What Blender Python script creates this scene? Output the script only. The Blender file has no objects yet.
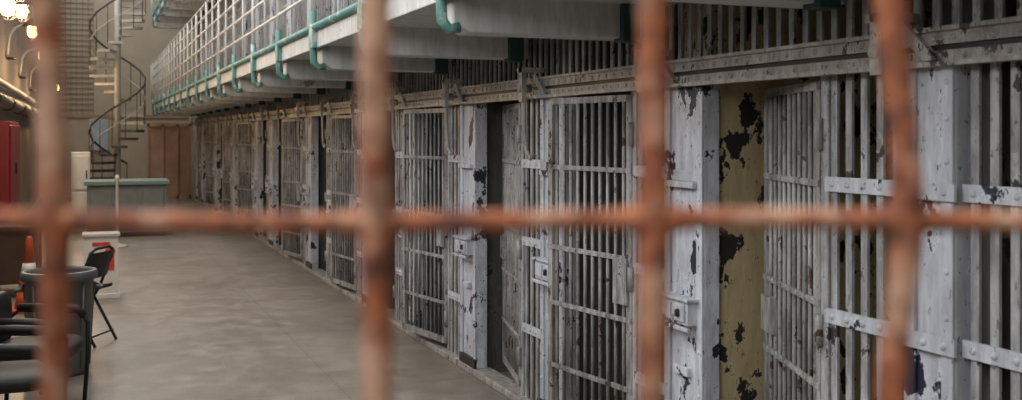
import bpy, math, random
from mathutils import Vector, Matrix
random.seed(7)
scene=bpy.context.scene
EYE=1.75
TH=math.radians(21.62)

# ---------------------------------------------------------------- materials
def newmat(name):
    m=bpy.data.materials.new(name); m.use_nodes=True
    nt=m.node_tree; b=nt.nodes['Principled BSDF']
    return m,nt,b
def N(nt,t,**kw):
    n=nt.nodes.new(t)
    for k,v in kw.items(): setattr(n,k,v)
    return n
def coords(nt,scale=(1,1,1)):
    tc=N(nt,'ShaderNodeTexCoord'); mp=N(nt,'ShaderNodeMapping')
    mp.inputs['Scale'].default_value=scale
    nt.links.new(tc.outputs['Object'],mp.inputs['Vector'])
    return mp.outputs['Vector']
def noise(nt,scale,detail=6,rough=.6,vec=(1,1,1)):
    n=N(nt,'ShaderNodeTexNoise'); n.inputs['Scale'].default_value=scale
    n.inputs['Detail'].default_value=detail; n.inputs['Roughness'].default_value=rough
    nt.links.new(coords(nt,vec),n.inputs['Vector']); return n.outputs['Fac']
def ramp(nt,src,stops):
    r=N(nt,'ShaderNodeValToRGB'); nt.links.new(src,r.inputs['Fac'])
    e=r.color_ramp.elements
    while len(e)>len(stops): e.remove(e[-1])
    while len(e)<len(stops): e.new(1)
    for i,(p,c) in enumerate(stops):
        e[i].position=p; e[i].color=(c,c,c,1) if not hasattr(c,'__len__') else (*c,1)
    return r.outputs['Color']
def mix(nt,fac,a,b,mode='MIX'):
    m=N(nt,'ShaderNodeMix',data_type='RGBA',blend_type=mode)
    if isinstance(fac,(int,float)): m.inputs['Factor'].default_value=fac
    else: nt.links.new(fac,m.inputs['Factor'])
    for i,v in ((6,a),(7,b)):
        if hasattr(v,'is_linked'): nt.links.new(v,m.inputs[i])
        else: m.inputs[i].default_value=(*v,1)
    return m.outputs[2]
def bump(nt,b,src,strength=.3,dist=.01):
    n=N(nt,'ShaderNodeBump'); n.inputs['Strength'].default_value=strength; n.inputs['Distance'].default_value=dist
    nt.links.new(src,n.inputs['Height']); nt.links.new(n.outputs['Normal'],b.inputs['Normal'])
def scaled(nt,src,f):
    q=N(nt,'ShaderNodeMath',operation='MULTIPLY'); nt.links.new(src,q.inputs[0]); q.inputs[1].default_value=f
    return q.outputs[0]
def paint(name,base,dark,patch,pscale=3.0,thr=.62,dirt=.5,rough=.5,streak=(6,6,1.2),chip=.64):
    m,nt,b=newmat(name)
    d=noise(nt,3.0,8,.7,streak)
    c=mix(nt,scaled(nt,ramp(nt,d,[(.38,0),(.62,1)]),dirt),base,dark)
    g=noise(nt,1.3,5,.6)
    c=mix(nt,scaled(nt,ramp(nt,g,[(.42,0),(.65,1)]),.45),c,dark)
    ch=noise(nt,38,6,.7,(1,1,.6)); cm=ramp(nt,ch,[(chip,0),(chip+.02,1)])
    c=mix(nt,scaled(nt,cm,.8),c,tuple(v*1.6 for v in patch))
    p=noise(nt,pscale,10,.66,(1,1,.75)); pm=ramp(nt,p,[(thr,0),(thr+.01,1)])
    edge=ramp(nt,p,[(thr-.025,0),(thr-.005,1)])
    c=mix(nt,scaled(nt,edge,.5),c,tuple(min(1,v*1.15) for v in base))
    c=mix(nt,pm,c,patch)
    nt.links.new(c,b.inputs['Base Color']); b.inputs['Roughness'].default_value=rough
    b.inputs['Specular IOR Level'].default_value=.4
    bump(nt,b,pm,-.5,.004)
    return m
def plain(name,col,rough=.6,metal=0,var=.25,scale=6,bmp=.1):
    m,nt,b=newmat(name)
    n=noise(nt,scale,6,.6)
    c=mix(nt,ramp(nt,n,[(.3,0),(.75,1)]),col,tuple(v*(1-var) for v in col))
    nt.links.new(c,b.inputs['Base Color']); b.inputs['Roughness'].default_value=rough; b.inputs['Metallic'].default_value=metal
    if bmp: bump(nt,b,n,bmp,.01)
    return m

M_BAR=paint('bar_paint',(.53,.55,.57),(.16,.155,.15),(.05,.042,.04),9,.61,.9,.38,chip=.61)
M_DOOR=paint('door_paint',(.47,.475,.475),(.125,.12,.115),(.08,.05,.035),10,.60,.95,.38,chip=.61)
M_PILLAR=paint('pillar_paint',(.66,.70,.76),(.31,.32,.355),(.020,.025,.045),5.0,.574,.75,.42,chip=.62)
M_BEAM=paint('beam_paint',(.50,.49,.46),(.17,.155,.135),(.07,.05,.04),8,.61,.85,.42,chip=.61)
M_CONC=paint('walkway_paint',(.60,.62,.61),(.36,.365,.35),(.24,.235,.22),3,.66,.7,.6,chip=.72)
M_YEL=paint('cell_wall_paint',(.62,.51,.30),(.38,.31,.18),(.022,.022,.02),5.0,.545,.7,.7)
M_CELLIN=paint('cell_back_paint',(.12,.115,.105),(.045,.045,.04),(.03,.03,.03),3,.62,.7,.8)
M_TEAL=paint('teal_paint',(.13,.29,.26),(.07,.17,.15),(.40,.43,.40),9,.58,.6,.5)
M_TEALD=plain('dark_teal_paint',(.02,.07,.065),.5)
M_RAIL=plain('railing_paint',(.60,.60,.57),.4)
M_CREAM=plain('cream_wall',(.44,.375,.285),.8,0,.2,1.5)
M_LEFT=plain('left_wall_paint',(.21,.165,.13),.8,0,.3,1.5)
M_BROWN=plain('brown_partition',(.38,.23,.16),.6,0,.3,3)
M_BLACK=plain('black_vinyl',(.010,.010,.011),.55,0,.3)
M_DARK=plain('dark_metal',(.04,.04,.043),.45,.5)
M_GREY=plain('grey_plastic',(.10,.105,.11),.45,0,.2)
M_GREYL=plain('grey_counter',(.20,.22,.21),.6)
M_CTOP=plain('counter_top',(.18,.26,.24),.5)
M_WHT=plain('white_enamel',(.66,.63,.57),.5,0,.1)
M_RED=plain('red_paint',(.22,.012,.018),.5)
M_REDG=plain('red_print',(.6,.05,.03),.6)
M_ORANGE=plain('orange_plastic',(.55,.09,.03),.5)
M_WOOD=plain('dark_wood',(.07,.035,.022),.5,0,.4)
M_GALV=plain('stair_metal',(.50,.48,.43),.5,.1)
M_SD=plain('stair_dark',(.07,.065,.06),.5,.2)
M_BLUE=plain('notice_blue',(.40,.48,.58),.6)
M_GRID=plain('window_mesh_paint',(.27,.23,.18),.6)
M_CEIL=plain('ceiling_paint',(.6,.6,.57),.8)
M_RUST,nt,b=newmat('rust')
n1=noise(nt,90,8,.75); n2=noise(nt,22,6,.65); n3=noise(nt,45,5,.7)
c=mix(nt,ramp(nt,n1,[(.38,0),(.6,1)]),(.46,.15,.06),(.17,.048,.024))
c=mix(nt,ramp(nt,n3,[(.50,0),(.64,.85)]),c,(.09,.033,.024))
c=mix(nt,ramp(nt,n2,[(.50,0),(.62,.9)]),c,(.58,.36,.25))
nt.links.new(c,b.inputs['Base Color']); b.inputs['Roughness'].default_value=.75; bump(nt,b,n1,.7,.002)
M_FLOOR,nt,b=newmat('worn_concrete')
a=noise(nt,.9,8,.65); a2=noise(nt,4,8,.7); a3=noise(nt,70,4,.6)
c=mix(nt,ramp(nt,a,[(.36,0),(.66,1)]),(.285,.245,.205),(.175,.15,.127))
c=mix(nt,ramp(nt,a2,[(.50,0),(.66,.6)]),c,(.36,.32,.27))
c=mix(nt,ramp(nt,a3,[(.4,0),(.7,.5)]),c,(.125,.107,.092))
br=N(nt,'ShaderNodeTexBrick'); br.offset=0
br.inputs['Scale'].default_value=1; br.inputs['Brick Width'].default_value=1.6; br.inputs['Row Height'].default_value=2.4
br.inputs['Mortar Size'].default_value=.008; br.inputs['Color1'].default_value=br.inputs['Color2'].default_value=(0,0,0,1); br.inputs['Mortar'].default_value=(.4,.4,.4,1)
nt.links.new(coords(nt),br.inputs['Vector'])
c=mix(nt,br.outputs['Color'],c,(.11,.10,.09))
nt.links.new(c,b.inputs['Base Color']); nt.links.new(ramp(nt,a2,[(.3,.30),(.7,.52)]),b.inputs['Roughness']); bump(nt,b,a2,.08,.01)
def emis(name,col,s):
    m,nt,b=newmat(name); b.inputs['Base Color'].default_value=(*col,1)
    b.inputs['Emission Color'].default_value=(*col,1); b.inputs['Emission Strength'].default_value=s; return m
M_BULB=emis('warm_bulb',(1,.62,.26),14)

# ---------------------------------------------------------------- mesh builder
class B:
    def __init__(s): s.v=[];s.f=[];s.m=[];s.mats=[];s.sm=[]
    def mi(s,m):
        if m not in s.mats: s.mats.append(m)
        return s.mats.index(m)
    def add(s,vs,fs,m,smooth=False,M=None):
        o=len(s.v)
        for p in vs:
            p=Vector(p)
            if M is not None: p=M@p
            s.v.append(p)
        k=s.mi(m)
        for f in fs: s.f.append([i+o for i in f]); s.m.append(k); s.sm.append(smooth)
    def box(s,x0,x1,y0,y1,z0,z1,m,M=None):
        vs=[(x0,y0,z0),(x1,y0,z0),(x1,y1,z0),(x0,y1,z0),(x0,y0,z1),(x1,y0,z1),(x1,y1,z1),(x0,y1,z1)]
        s.add(vs,[(0,3,2,1),(4,5,6,7),(0,1,5,4),(1,2,6,5),(2,3,7,6),(3,0,4,7)],m,False,M)
    def tube(s,pts,r,m,n=10,M=None,closed=False):
        pts=[Vector(p) for p in pts]; rs=r if hasattr(r,'__len__') else [r]*len(pts)
        vs=[];fs=[];L=len(pts); prev=None
        for i,p in enumerate(pts):
            if closed: t=(pts[(i+1)%L]-pts[i-1])
            else: t=pts[min(i+1,L-1)]-pts[max(i-1,0)]
            t.normalize()
            if prev is None:
                a=Vector((0,0,1)) if abs(t.z)<.9 else Vector((1,0,0))
                u=t.cross(a).normalized()
            else:
                u=(prev-t*prev.dot(t)).normalized()
            prev=u; w=t.cross(u)
            for j in range(n):
                an=2*math.pi*j/n; vs.append(p+(u*math.cos(an)+w*math.sin(an))*rs[i])
        for i in range(L if closed else L-1):
            i2=(i+1)%L
            for j in range(n):
                fs.append((i*n+j,i*n+(j+1)%n,i2*n+(j+1)%n,i2*n+j))
        if not closed:
            fs.append(tuple(reversed(range(n)))); fs.append(tuple((L-1)*n+j for j in range(n)))
        s.add(vs,fs,m,True,M)
    def lathe(s,prof,c,m,n=24,M=None,cap=True):
        vs=[];fs=[]
        for r,z in prof:
            for j in range(n):
                a=2*math.pi*j/n; vs.append((c[0]+r*math.cos(a),c[1]+r*math.sin(a),c[2]+z))
        for i in range(len(prof)-1):
            for j in range(n): fs.append((i*n+j,i*n+(j+1)%n,(i+1)*n+(j+1)%n,(i+1)*n+j))
        if cap:
            fs.append(tuple(reversed(range(n)))); fs.append(tuple((len(prof)-1)*n+j for j in range(n)))
        s.add(vs,fs,m,True,M)
    def rivet(s,x,y,z,r,m,M=None):
        n=8;vs=[];fs=[]
        for (rr,dx) in ((r,0),(r*.75,-r*.45)):
            for j in range(n):
                a=2*math.pi*j/n; vs.append((x+dx,y+rr*math.cos(a),z+rr*math.sin(a)))
        vs.append((x-r*.62,y,z))
        for j in range(n):
            fs.append((j,(j+1)%n,n+(j+1)%n,n+j)); fs.append((n+j,n+(j+1)%n,2*n))
        s.add(vs,fs,m,True,M)
    def obj(s,name,bevel=0,parent=None):
        me=bpy.data.meshes.new(name); me.from_pydata([tuple(p) for p in s.v],[],s.f)
        for m in s.mats: me.materials.append(m)
        me.polygons.foreach_set('material_index',s.m); me.polygons.foreach_set('use_smooth',s.sm)
        me.update(); o=bpy.data.objects.new(name,me); scene.collection.objects.link(o)
        if bevel:
            bm=o.modifiers.new('bevel','BEVEL'); bm.width=bevel; bm.segments=2; bm.limit_method='ANGLE'
        if parent: o.parent=parent
        return o
def empty(name):
    o=bpy.data.objects.new(name,None); scene.collection.objects.link(o); return o

# ---------------------------------------------------------------- layout constants
XW=2.62
PITCH=1.53
S0=3.04
KS=range(-2,18)
def hook(k): return S0+PITCH*k+(-.13 if k==0 else 0)
YF0,YEND=-3.0,S0+PITCH*17

# ---------------------------------------------------------------- room shell
b=B(); b.box(-1.5,5.3,YF0,32.2,-.15,0,M_FLOOR); b.obj('floor')
b=B()
wins=[(-1.5,1.3,2.7),(3.0,6.0,2.7),(8.0,11.0,3.0),(13.0,16.0,4.3),(18,21,5.0),(23,26,5.0),(27.6,30.2,5.2)]
XL=-1.3
cur=YF0
for (a,c,z0) in wins:
    b.box(XL-.2,XL,cur,a,0,8,M_LEFT); b.box(XL-.2,XL,a,c,0,z0,M_LEFT); b.box(XL-.2,XL,a,c,7.2,8,M_LEFT); cur=c
b.box(XL-.2,XL,cur,32.2,0,8,M_LEFT)
b.obj('wall_left')
for i,(a,c,z0) in enumerate(wins):
    b=B()
    for t in range(5):
        y=a+(c-a)*t/4; b.box(XL-.12,XL-.06,max(a,y-.025),min(c,y+.025),z0,7.2,M_RAIL)
    nz=round((7.2-z0)/.5)
    for t in range(nz+1):
        z=z0+(7.2-z0)*t/nz; b.box(XL-.115,XL-.065,a,c,max(z0,z-.02),min(7.2,z+.02),M_RAIL)
    b.obj('window_%d'%(i+1))
b=B(); b.box(-1.5,-.95,32,32.2,0,8,M_CREAM); b.box(.1,5.3,32,32.2,0,8,M_CREAM)
b.box(-.95,.1,32,32.2,0,2.3,M_CREAM); b.box(-.95,.1,32,32.2,7.2,8,M_CREAM); b.obj('wall_far')
b=B(); b.box(-.95,.1,32.12,32.15,2.3,7.2,M_CREAM)
for t in range(8):
    x=-.95+1.05*t/7; b.box(x-.010,x+.010,32.06,32.11,2.3,7.2,M_GRID)
for t in range(34):
    z=2.3+4.9*t/33; b.box(-.95,.1,32.07,32.1,z-.008,z+.008,M_GRID)
b.obj('window_8')
b=B(); b.box(-1.5,5.3,YF0-.2,YF0,0,8,M_CREAM); b.obj('wall_back')
b=B(); b.box(.9,5.3,YF0,32.2,8,8.2,M_CEIL); b.box(-1.5,-.9,YF0,32.2,8,8.2,M_CEIL)
for t in range(18): b.box(-.9,.9,YF0+t*2.05,YF0+t*2.05+.15,8,8.2,M_CEIL)
b.obj('ceiling')
b=B()
b.box(1.42,2.55,30.05,30.12,0,2.02,M_BROWN)
for x in (1.42,1.8,2.17,2.5): b.box(x,x+.05,30.0,30.05,0,2.02,M_BROWN)
b.box(1.42,2.55,30.0,30.05,1.95,2.04,M_BROWN); b.box(1.42,2.55,30.0,30.05,0,.1,M_BROWN)
b.obj('timber_partition')
b=B(); b.box(-1.3,2.6,31.95,32,2.2,2.3,M_BROWN); b.obj('trim_1')
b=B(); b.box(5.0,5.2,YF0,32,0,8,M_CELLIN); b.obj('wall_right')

# ---------------------------------------------------------------- cell block
CB=empty('prison_cell_row')
b=B()
for k in KS:
    y1=hook(k)-.09; y0=hook(k)-.35
    for z0,z1 in ((.0,2.42),(2.56,4.72),(4.86,7.2)):
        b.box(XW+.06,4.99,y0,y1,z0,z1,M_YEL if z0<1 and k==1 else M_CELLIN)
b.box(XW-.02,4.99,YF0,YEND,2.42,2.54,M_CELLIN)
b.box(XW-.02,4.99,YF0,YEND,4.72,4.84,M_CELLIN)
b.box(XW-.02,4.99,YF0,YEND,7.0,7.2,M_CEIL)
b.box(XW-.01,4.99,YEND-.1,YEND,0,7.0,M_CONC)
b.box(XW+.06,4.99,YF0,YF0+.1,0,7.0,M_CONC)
b.obj('masonry',parent=CB)
b=B(); b.box(XW-.05,XW+.1,YF0,YEND,0,.05,M_BEAM); b.obj('door_sill',.01,CB)

PW0,PW1=.40,.06
def bars(b,y0,y1,z0,z1,sp=.088,w=.034,t=.012,x=XW,m=M_BAR):
    n=max(1,round((y1-y0)/sp))
    for i in range(n):
        y=y0+(i+.5)*(y1-y0)/n
        b.box(x,x+t,y-w/2,y+w/2,z0,z1,m)
def strip(b,y0,y1,z,h=.056,x=XW,sp=.088,m=M_PILLAR):
    b.box(x-.012,x,y0,y1,z-h/2,z+h/2,m)
    n=max(1,round((y1-y0)/sp))
    for i in range(n):
        y=y0+(i+.5)*(y1-y0)/n; b.rivet(x-.012,y,z,.014,m)

for k in KS:
    s=hook(k)
    b=B()
    y0=hook(k-1)-PW1 if k>-2 else s-PITCH; y1=s-PW0-.84
    if k==1: y0=hook(0)-PW1-.02
    if k==0:
        y0=hook(-1)-PW1; y1=s-.27
    bars(b,y0,y1,.05,1.98,.082 if k==0 else .088,.034)
    for z in (1.56,1.06,.5):
        strip(b,y0-.02,y1,z)
        if k==0: strip(b,s-.27,s+.0,z,x=XW-.036)
    if k!=0: b.box(XW-.01,XW+.03,y1-.02,y1+.03,.05,1.98,M_BAR)
    b.obj('fixed_bar_panel',parent=CB)
    b=B()
    p0,p1=s-PW0,s-PW1
    if k==0: p0,p1=s-.25,s-.03
    b.box(XW-.02,XW+.06,p0,p1,.05,1.98,M_PILLAR)
    b.box(XW-.035,XW-.02,p0,p0+.05,.05,1.98,M_PILLAR); b.box(XW-.035,XW-.02,p1-.05,p1,.05,1.98,M_PILLAR)
    b.box(XW-.04,XW-.02,p0,p1,.0,.12,M_DARK)
    yc=(p0+p1)/2
    if k!=0:
        b.box(XW-.085,XW-.02,yc-.13,yc+.13,.87,.98,M_PILLAR)
        b.box(XW-.10,XW-.085,yc-.15,yc+.15,.845,.865,M_PILLAR); b.box(XW-.10,XW-.02,yc-.15,yc+.15,.98,.995,M_PILLAR)
        b.box(XW-.095,XW-.085,yc-.11,yc-.02,.885,.965,M_PILLAR); b.box(XW-.095,XW-.085,yc+.01,yc+.11,.885,.965,M_PILLAR)
        b.lathe([(.001,-.02),(.014,-.015),(.014,.015),(.001,.02)],(XW-.10,yc-.065,.925),M_DARK,10)
        b.box(XW-.06,XW-.02,yc-.13,yc+.13,1.50,1.53,M_PILLAR); b.box(XW-.032,XW-.02,yc-.13,yc+.13,1.53,1.58,M_PILLAR)
        b.box(XW-.045,XW-.02,yc-.06,yc+.07,.62,.66,M_PILLAR)
    for z in (.25,.4,.55,.75,1.15,1.3,1.45,1.66,1.8,1.92):
        for y in (p0+.025,p1-.025): b.rivet(XW-.035,y,z,.012,M_PILLAR)
    b.obj('lock_pillar',.004,CB)
    b=B()
    x=XW-.13
    if k!=0:
        b.tube([(x,s-.02,2.16),(x,s-.03,2.1),(x,s-.04,1.85),(x,s-.05,1.72),(x,s-.08,1.64),(x,s-.14,1.60),(x,s-.18,1.63)],.013,M_BEAM,8)
    b.box(x-.02,XW,s-.06,s+.03,2.13,2.16,M_BEAM); b.box(x-.02,x+.01,s-.05,s+.005,1.95,2.16,M_BEAM)
    b.tube([(x-.03,s-.02,2.03),(x+.05,s-.02,2.03)],.026,M_BEAM,12)
    b.add([(XW-.07,s-.22,1.99),(XW-.07,s-.16,1.99),(XW-.07,s+.03,2.15),(XW-.07,s-.04,2.15),
           (XW-.045,s-.22,1.99),(XW-.045,s-.16,1.99),(XW-.045,s+.03,2.15),(XW-.045,s-.04,2.15)],
          [(0,1,2,3),(7,6,5,4),(0,4,5,1),(1,5,6,2),(2,6,7,3),(3,7,4,0)],M_BEAM)
    b.obj('locking_lever',parent=CB)
for tz,nm in ((2.54,'upper_tier_bars'),(4.84,'top_tier_bars')):
    b=B()
    for k in KS:
        s=hook(k)
        b.box(XW-.02,XW+.05,s-PW0,s-PW1,tz,tz+2.18,M_PILLAR)
        bars(b,s-PITCH-PW1,s-PW0,tz,tz+2.16,.1,.034)
    for z in (.5,1.05,1.55): b.box(XW-.012,XW,YF0,YEND,tz+z-.025,tz+z+.025,M_BEAM)
    b.box(XW-.05,XW,YF0,YEND,tz+1.95,tz+2.06,M_BEAM)
    b.obj(nm,parent=CB)
b=B()
b.box(XW-.03,XW-.001,YF0,YEND,1.985,2.085,M_BEAM)
b.box(XW-.075,XW-.03,YF0,YEND,1.97,1.985,M_BEAM)
b.box(XW-.06,XW-.03,YF0,YEND,2.085,2.10,M_BEAM)
b.box(XW-.045,XW-.03,YF0,YEND,1.985,2.022,M_BEAM)
b.box(XW-.045,XW-.03,YF0,YEND,2.042,2.085,M_BEAM)
b.box(XW-.033,XW-.03,YF0,YEND,2.022,2.042,M_DARK)  # slot's shadow gap, painted as a dark strip between the two flats
y=1.5
while y<14:
    b.rivet(XW-.045,y,2.062,.012,M_BEAM); b.rivet(XW-.045,y+.04,2.003,.010,M_BEAM); y+=.088
b.obj('door_head_beam',parent=CB)
b=B()
for k in KS:
    s=hook(k); bars(b,hook(k-1) if k>-2 else s-PITCH,s,2.10,2.42,.088,.032,.012,XW+.01)
b.box(XW,XW+.03,YF0,YEND,2.38,2.42,M_BEAM)
b.obj('transom_bars',parent=CB)

# ---------------------------------------------------------------- doors
def door(k,ang):
    s=hook(k); W=.80; H0,H1=.10,1.955
    yh=s-PW0-.82
    M=Matrix.Translation((XW-.005,yh,0))@Matrix.Rotation(-ang,4,'Z')
    b=B(); mt=M_DOOR; fr=.045
    b.box(-.012,.012,0,fr,H0,H1,mt,M); b.box(-.012,.012,W-fr,W,H0,H1-.03,mt,M)
    b.box(-.012,.012,0,W-.03,H1-.035,H1,mt,M); b.box(-.012,.012,0,W,H0,H0+.05,mt,M)
    b.add([(-.012,W-.03,H1),(-.012,W,H1-.03),(-.012,W-.03,H1-.035),(.012,W-.03,H1),(.012,W,H1-.03),(.012,W-.03,H1-.035)],
          [(0,2,1),(3,4,5),(0,1,4,3),(1,2,5,4),(2,0,3,5)],mt,False,M)
    n=10
    for i in range(n):
        y=fr+(W-2*fr)*(i+.5)/n
        b.tube([(0,y,H0+.03),(0,y,H1-.02)],.0105,mt,8,M)
    for z in (.42,.78,1.10,1.56):
        b.box(-.018,-.008,0,W,z-.013,z+.013,mt,M)
        for i in range(n):
            b.rivet(-.018,fr+(W-2*fr)*(i+.5)/n,z,.009,mt,M)
    if k%2==0: b.box(-.03,.02,.02,.14,.86,1.10,mt,M)
    else: b.box(-.03,.02,W-.17,W-.01,.86,1.02,mt,M)
    for z in (.3,1.0,1.75): b.tube([(-.015,0,z-.06),(-.015,0,z+.06)],.018,mt,8,M)
    b.obj('cell_door')
angs={-2:0,-1:0,1:-20,2:9,3:-13,4:10,5:-40,6:7,7:-70,8:10,9:-55,10:-15,11:12,12:-60,13:5,14:-70,15:8,16:-30,17:0}
for k in KS:
    if k in angs: door(k,-math.radians(angs[k]))

# ---------------------------------------------------------------- walkways
XO=1.57
for z in (2.40,4.70):
    WK=empty('tier_walkway')
    b=B()
    b.box(XO,XW-.02,YF0,YEND,z,z+.12,M_CONC)
    b.box(XO-.03,XO,YF0,YEND,z-.02,z+.14,M_CONC)
    for k in KS:
        s=S0+PITCH*k+.25
        vs=[]
        for y in (s-.09,s+.09):
            vs+=[(XO+.02,y,z),(XO+.02,y,z-.13),(XO+.10,y,z-.17),(XW-.02,y,z-.17),(XW-.02,y,z)]
        b.add(vs,[(4,3,2,1,0),(5,6,7,8,9),(0,1,6,5),(1,2,7,6),(2,3,8,7),(3,4,9,8)],M_CONC)
        b.box(XW-.16,XW-.06,s-.12,s-.02,z-.19,z,M_TEALD)
    b.obj('deck',.006,WK)
    b=B()
    b.tube([(XO-.045,YF0,z+.13),(XO-.045,YEND,z+.13)],.028,M_TEAL,10)
    for k in KS:
        s=S0+PITCH*k+.25
        b.tube([(XO+.04,s-.1,z-.15),(XO-.01,s-.1,z-.16),(XO-.045,s-.1,z-.12),(XO-.05,s-.1,z),(XO-.05,s-.1,z+.25)],.026,M_TEAL,10)
        b.box(XO-.07,XO-.02,s-.16,s-.04,z-.02,z+.14,M_TEAL)
        b.tube([(XO-.05,s-.1,z+.22),(XO-.05,s-.1,z+1.2)],.018,M_RAIL,8)
        b.tube([(XO-.05,s-.1+PITCH/2,z+.14),(XO-.05,s-.1+PITCH/2,z+1.2)],.012,M_RAIL,8)
    for h in (.38,.6,.82,1.02,1.2): b.tube([(XO-.05,YF0,z+h),(XO-.05,YEND,z+h)],.014,M_RAIL,8)
    b.obj('railing',parent=WK)

# ---------------------------------------------------------------- foreground rusty grille (stands on the floor)
b=B()
G=Matrix.Rotation(-TH,4,'Z')
d=.55
vert=[(-.432,0,.0),(-.2365,.0025,-.0015),(-.0715,.002,.001),(.073,.001,-.001),(.2015,.0045,.0005),(.335,.002,.002)]
random.seed(3)
for (x,w1,w2) in vert:
    pts=[];rs=[]
    for i in range(131):
        z=i*.02
        if x>.19 and x<.21: o=w1*math.cos((z-1.715)*26)-.001 if 1.5<z<1.93 else -.001+w1*math.cos(.215*26)
        elif x<-.2 and x>-.3: o=-.002+(z-1.707)*-.010+ w1*math.cos((z-1.69)*18)
        else: o=w1*math.sin(z*5+x*9)+w2*math.sin(z*17)
        pts.append((x+o,d,z)); rs.append(.0078+random.uniform(-.0006,.0007)+.0016*math.exp(-((z-1.707)/.012)**2))
    b.tube(pts,rs,M_RUST,14,G)
for z in (.02,.4,.75,1.07,1.39,1.705,2.03,2.35,2.58):
    pts=[];rs=[]
    for i in range(70):
        x=-.5+i*.0135
        pts.append((x,d+.0,z+.0012*math.sin(x*14)))
        g=max(math.exp(-((x-v[0])/.011)**2) for v in vert)
        rs.append(.0056+random.uniform(-.0004,.0005)+.003*g)
    b.tube(pts,rs,M_RUST,14,G)
b.obj('rusty_bar_grille')

# ---------------------------------------------------------------- spiral staircase
b=B(); cx,cy=.60,26.6; R=.62
b.tube([(cx,cy,0),(cx,cy,7.8)],.07,M_GALV,12)
rail=[]
for i in range(42):
    a=i*math.radians(27)+1.2; z=.185*(i+1); da=math.radians(31)
    mt=M_GALV if z>1.9 else M_SD
    vs=[]
    for zz in (z-.06,z):
        vs+=[(cx+.05*math.cos(a),cy+.05*math.sin(a),zz),(cx+R*math.cos(a),cy+R*math.sin(a),zz),
             (cx+R*math.cos(a+da/2),cy+R*math.sin(a+da/2),zz),(cx+R*math.cos(a+da),cy+R*math.sin(a+da),zz),(cx+.05*math.cos(a+da),cy+.05*math.sin(a+da),zz)]
    b.add(vs,[(4,3,2,1,0),(5,6,7,8,9),(0,1,6,5),(1,2,7,6),(2,3,8,7),(3,4,9,8),(4,0,5,9)],mt)
    x1,y1=cx+R*math.cos(a),cy+R*math.sin(a)
    b.tube([(x1,y1,z-.05),(x1,y1,z+.85)],.012,M_SD,6)
    rail.append((x1,y1,z+.85))
b.tube(rail,.026,M_SD,8)
b.tube([(p[0],p[1],p[2]-.42) for p in rail],.014,M_GALV,6)
b.obj('spiral_staircase')

# ---------------------------------------------------------------- counter etc
b=B()
b.box(-.05,1.2,19.3,20.1,.0,.88,M_GREYL); b.box(-.1,1.28,19.22,20.2,.88,.95,M_CTOP)
for x in (.0,.42,.84): b.box(x,x+.34,19.28,19.3,.12,.8,M_GREYL)
b.box(-.05,1.2,19.27,19.3,0,.08,M_DARK)
b.box(1.2,1.24,19.3,20.1,.1,.88,M_GREYL)
b.obj('service_counter',.01)
b=B(); b.box(-.32,.0,20.6,21.1,.0,1.42,M_WHT); b.box(-.30,-.02,20.57,20.6,.1,.7,M_WHT); b.box(-.30,-.02,20.57,20.6,.75,1.36,M_WHT); b.box(-.07,-.05,20.54,20.57,.95,1.1,M_DARK); b.obj('metal_cabinet',.01)
b=B(); b.lathe([(.16,0),(.16,.02),(.03,.05),(.022,.08),(.022,1.02),(.035,1.04),(.035,1.1),(.0,1.12)],(.39,17.6,0),M_WHT,16); b.obj('stanchion_post')
b=B(); b.box(.0,.45,31.86,31.9,1.3,2.15,M_BLUE); b.box(-.03,.48,31.9,31.93,1.27,2.18,M_GALV)
for x in (.02,.41): b.box(x,x+.03,31.88,31.91,0,1.3,M_GALV)
b.obj('notice_board')
b=B()
b.box(-.06,.28,12.1,12.4,.04,.66,M_WHT); b.box(-.08,.30,12.08,12.42,0,.05,M_WHT); b.box(-.08,.30,12.08,12.42,.66,.69,M_WHT)
b.box(.02,.20,12.092,12.1,.56,.60,M_REDG)
b.lathe([(.035,0),(.055,.006),(.035,.008)],(0,0,0),M_REDG,14,Matrix.Translation((.20,12.1,.50))@Matrix.Rotation(math.pi/2,4,'X'))
b.box(.16,.24,12.092,12.1,.30,.46,M_REDG)
b.box(-.04,.0,12.092,12.1,.1,.13,M_DARK)
b.obj('sign_pedestal',.004)
b=B(); c=(-.56,11.5,0)
b.box(c[0]-.18,c[0]+.18,c[1]-.18,c[1]+.18,0,.035,M_ORANGE)
b.lathe([(.135,.035),(.105,.2)],c,M_ORANGE,20); b.lathe([(.105,.2),(.078,.36)],c,M_ORANGE,20)
b.lathe([(.079,.36),(.058,.48)],c,M_WHT,20); b.lathe([(.058,.48),(.03,.72),(.022,.74)],c,M_ORANGE,20)
b.obj('traffic_cone')
b=B(); c=(-.21,8.45,0)
b.lathe([(.20,0),(.205,.03),(.235,.68),(.26,.69),(.265,.71),(.26,.75),(.24,.755),(.225,.73),(.19,.08),(.0,.07)],c,M_GREY,32)
for sx in (-1,1):
    b.tube([(c[0]+sx*.24,c[1]-.06,.64),(c[0]+sx*.29,c[1]-.05,.62),(c[0]+sx*.29,c[1]+.05,.62),(c[0]+sx*.24,c[1]+.06,.64)],.012,M_GREY,8)
for j in range(8):
    a=j*math.pi/4; b.tube([(c[0]+.205*math.cos(a),c[1]+.205*math.sin(a),.05),(c[0]+.237*math.cos(a),c[1]+.237*math.sin(a),.66)],.008,M_GREY,6)
b.obj('trash_bin')

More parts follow.
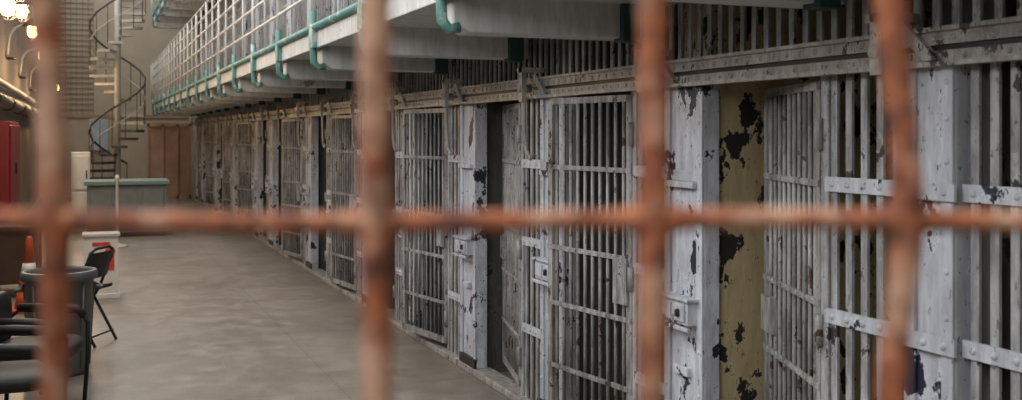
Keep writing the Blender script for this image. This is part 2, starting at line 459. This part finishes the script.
# ---------------------------------------------------------------- chairs
def rot_at(x,y,a): return Matrix.Translation((x,y,0))@Matrix.Rotation(a,4,'Z')
def folding_chair(x,y,a):
    M=rot_at(x,y,a); b=B(); w=.20
    for sy in (-w,w):
        b.tube([(-.22,sy,.0),(.06,sy,.45),(.17,sy,.72),(.18,sy*.92,.77)],.013,M_DARK,8,M)
        b.tube([(.22,sy*.9,.0),(.0,sy*.9,.40),(-.12,sy*.9,.45)],.013,M_DARK,8,M)
    b.tube([(.18,-w*.92,.77),(.19,-w*.6,.80),(.19,w*.6,.80),(.18,w*.92,.77)],.013,M_DARK,8,M)
    for (px_,z) in ((-.17,.08),(.18,.08)): b.tube([(px_,-w,z),(px_,w,z)],.008,M_DARK,8,M)
    n=8; vs=[];fs=[]
    for i in range(n+1):
        t=i/n; xx=-.22+.40*t; zz=.455-.018*math.sin(math.pi*t)-(.02 if i==0 else 0)
        for sy in (-.19,.19): vs+= [(xx,sy,zz),(xx,sy,zz+.028)]
    for i in range(n):
        o=i*4;p=o+4
        fs+=[(o+1,o+3,p+3,p+1),(o,p,p+2,o+2),(o,o+1,p+1,p),(o+2,p+2,p+3,o+3)]
    fs+=[(0,2,3,1),(n*4,n*4+1,n*4+3,n*4+2)]
    b.add(vs,fs,M_BLACK,False,M)
    vs=[];fs=[]
    for i in range(n+1):
        t=-1+2*i/n; bow=.03*(1-t*t)
        for (xx,z) in ((.11,.55),(.175,.77)): vs+=[(xx+bow,t*.19,z),(xx+bow+.02,t*.19,z)]
    for i in range(n):
        o=i*4;p=o+4
        fs+=[(o,p,p+2,o+2),(o+1,o+3,p+3,p+1),(o,o+1,p+1,p),(o+2,p+2,p+3,o+3)]
    fs+=[(0,2,3,1),(n*4,n*4+1,n*4+3,n*4+2)]
    b.add(vs,fs,M_BLACK,False,M)
    b.obj('folding_chair',.002)
folding_chair(-.07,9.6,math.radians(-28))
def arm_chair(x,y,a):
    M=rot_at(x,y,a); b=B()
    def se(v,e): return math.copysign(abs(v)**e,v)
    def pad(x0,x1,y0,y1,z0,z1):
        vs=[];fs=[];cx,cy,cz=(x0+x1)/2,(y0+y1)/2,(z0+z1)/2
        nu,nv=24,12
        for i in range(nv+1):
            ph=-math.pi/2+math.pi*i/nv
            for j in range(nu):
                t=2*math.pi*j/nu
                vs.append((cx+(x1-x0)/2*se(math.cos(ph),.45)*se(math.cos(t),.6),cy+(y1-y0)/2*se(math.cos(ph),.45)*se(math.sin(t),.6),cz+(z1-z0)/2*se(math.sin(ph),.7)))
        for i in range(nv):
            for j in range(nu): fs.append((i*nu+j,i*nu+(j+1)%nu,(i+1)*nu+(j+1)%nu,(i+1)*nu+j))
        b.add(vs,fs,M_BLACK,True,M)
    pad(-.27,.24,-.26,.26,.36,.47); pad(.19,.29,-.25,.25,.44,.76)
    for sy in (-.29,.29):
        b.tube([(-.22,sy,.0),(-.24,sy,.30),(-.24,sy,.52),(-.19,sy,.59),(.18,sy,.61),(.24,sy,.56),(.26,sy,.0)],.014,M_BLACK,8,M)
        b.tube([(-.22,sy,.56),(-.17,sy,.61),(.0,sy,.625),(.19,sy,.625)],.026,M_BLACK,10,M)
    for xx in (-.2,.24): b.tube([(xx,-.29,.38),(xx,.29,.38)],.012,M_DARK,8,M)
    b.obj('waiting_chair')
arm_chair(-.31,7.25,math.radians(168))
arm_chair(-.42,6.45,math.radians(176))

# ---------------------------------------------------------------- left-wall things
b=B()
b.box(-1.22,-.5,12.4,13.6,.72,.77,M_WOOD)
for x in (-1.18,-.58):
    for y in (12.45,13.5): b.box(x,x+.06,y,y+.06,0,.72,M_WOOD)
b.box(-1.16,-.55,12.44,12.47,.15,.72,M_WOOD); b.box(-.58,-.55,12.47,13.5,.15,.72,M_WOOD)
b.box(-1.16,-.56,12.5,13.5,.15,.18,M_WOOD)
b.obj('wooden_table',.006)
b=B(); b.box(-1.29,-.98,15.3,17.3,.55,1.92,M_RED); b.box(-.98,-.96,15.35,16.28,.6,1.87,M_RED); b.box(-.98,-.96,16.32,17.25,.6,1.87,M_RED)
b.box(-1.29,-1.0,15.4,15.5,0,.55,M_DARK);b.box(-1.29,-1.0,17.1,17.2,0,.55,M_DARK); b.box(-.96,-.94,16.2,16.23,1.2,1.35,M_DARK); b.obj('fire_hose_cabinet',.01)
b=B()
b.tube([(-1.12,2,2.20),(-1.12,30,2.20)],.10,M_SD,14)
b.tube([(-1.2,2,2.5),(-1.2,30,2.5)],.045,M_GALV,10)
y=4
while y<30:
    b.tube([(-1.29,y,2.20),(-1.0,y,2.20),(-1.0,y,2.22)],.02,M_DARK,6); b.tube([(-1.12,y-.03,2.20),(-1.12,y+.03,2.20)],.115,M_DARK,14); y+=2.6
b.obj('wall_pipe')
def lamp(y,z):
    b=B(); x0=-1.29; r=.26
    pts=[(x0,y,z-.1)]
    for i in range(17):
        a=math.pi*i/16; pts.append((x0+r+.04-r*math.cos(a),y,z+.2+r*math.sin(a)))
    pts.append((x0+2*r+.04,y,z+.12))
    b.tube(pts,.024,M_GALV,8); b.lathe([(.07,-.02),(.08,.02)],(x0+.08,y,z-.1),M_DARK,12)
    c=(x0+2*r+.04,y,z)
    b.lathe([(.03,.14),(.05,.12),(.13,.05),(.15,.03)],c,M_DARK,16)
    b.lathe([(.001,-.13),(.05,-.11),(.08,-.05),(.07,.02),(.03,.06)],c,M_BULB,14)
    for j in range(4):
        a=j*math.pi/4
        ring=[(c[0]+.105*math.cos(t)*math.cos(a),c[1]+.105*math.cos(t)*math.sin(a),c[2]-.04+.12*math.sin(t)) for t in [2*math.pi*q/16 for q in range(16)]]
        b.tube(ring,.006,M_DARK,6,closed=True)
    o=b.obj('wall_lamp')
    l=bpy.data.lights.new('wall_lamp_light','POINT'); l.energy=45; l.color=(1,.66,.36); l.shadow_soft_size=.1
    lo=bpy.data.objects.new('glow',l); lo.location=(c[0]+.12,y,z-.25); scene.collection.objects.link(lo); lo.parent=o
for (y,z) in ((11.2,3.0),(13.4,3.2),(16.0,3.2),(19.4,3.1),(22.8,2.95),(26.4,2.85)): lamp(y,z)

# ---------------------------------------------------------------- lights
w=bpy.data.worlds.new('world'); scene.world=w; w.use_nodes=True
bg=w.node_tree.nodes['Background']; bg.inputs['Color'].default_value=(.86,.91,1,1); bg.inputs['Strength'].default_value=1.2
def area(name,loc,rot,sx,sy,e,col):
    l=bpy.data.lights.new(name,'AREA'); l.shape='RECTANGLE'; l.size=sx; l.size_y=sy; l.energy=e; l.color=col
    o=bpy.data.objects.new(name,l); o.location=loc; o.rotation_euler=rot; scene.collection.objects.link(o)
for i,(a,c,z0) in enumerate(wins):
    area('window_daylight',(XL-.3,(a+c)/2,(7.2+z0)/2),(0,-math.radians(90),0),7.2-z0,c-a,(300,260,200,150,100,100,90)[i],(.99,.98,.98))
for i in range(4):
    area('skylight_daylight',(0,1+8.5*i,7.9),(0,0,0),1.7,6,(220,200,160,150)[i],(1,.97,.92))

# ---------------------------------------------------------------- camera
cam=bpy.data.cameras.new('camera'); co=bpy.data.objects.new('camera',cam); scene.collection.objects.link(co)
co.location=(0,0,EYE); co.rotation_euler=(math.pi/2,0,-TH)
cam.sensor_width=36; cam.lens=1062/1022*36; cam.shift_y=-66/1022; cam.clip_start=.05
cam.dof.use_dof=True; cam.dof.focus_distance=6.0; cam.dof.aperture_fstop=3.6
scene.camera=co
scene.view_settings.view_transform='Standard'
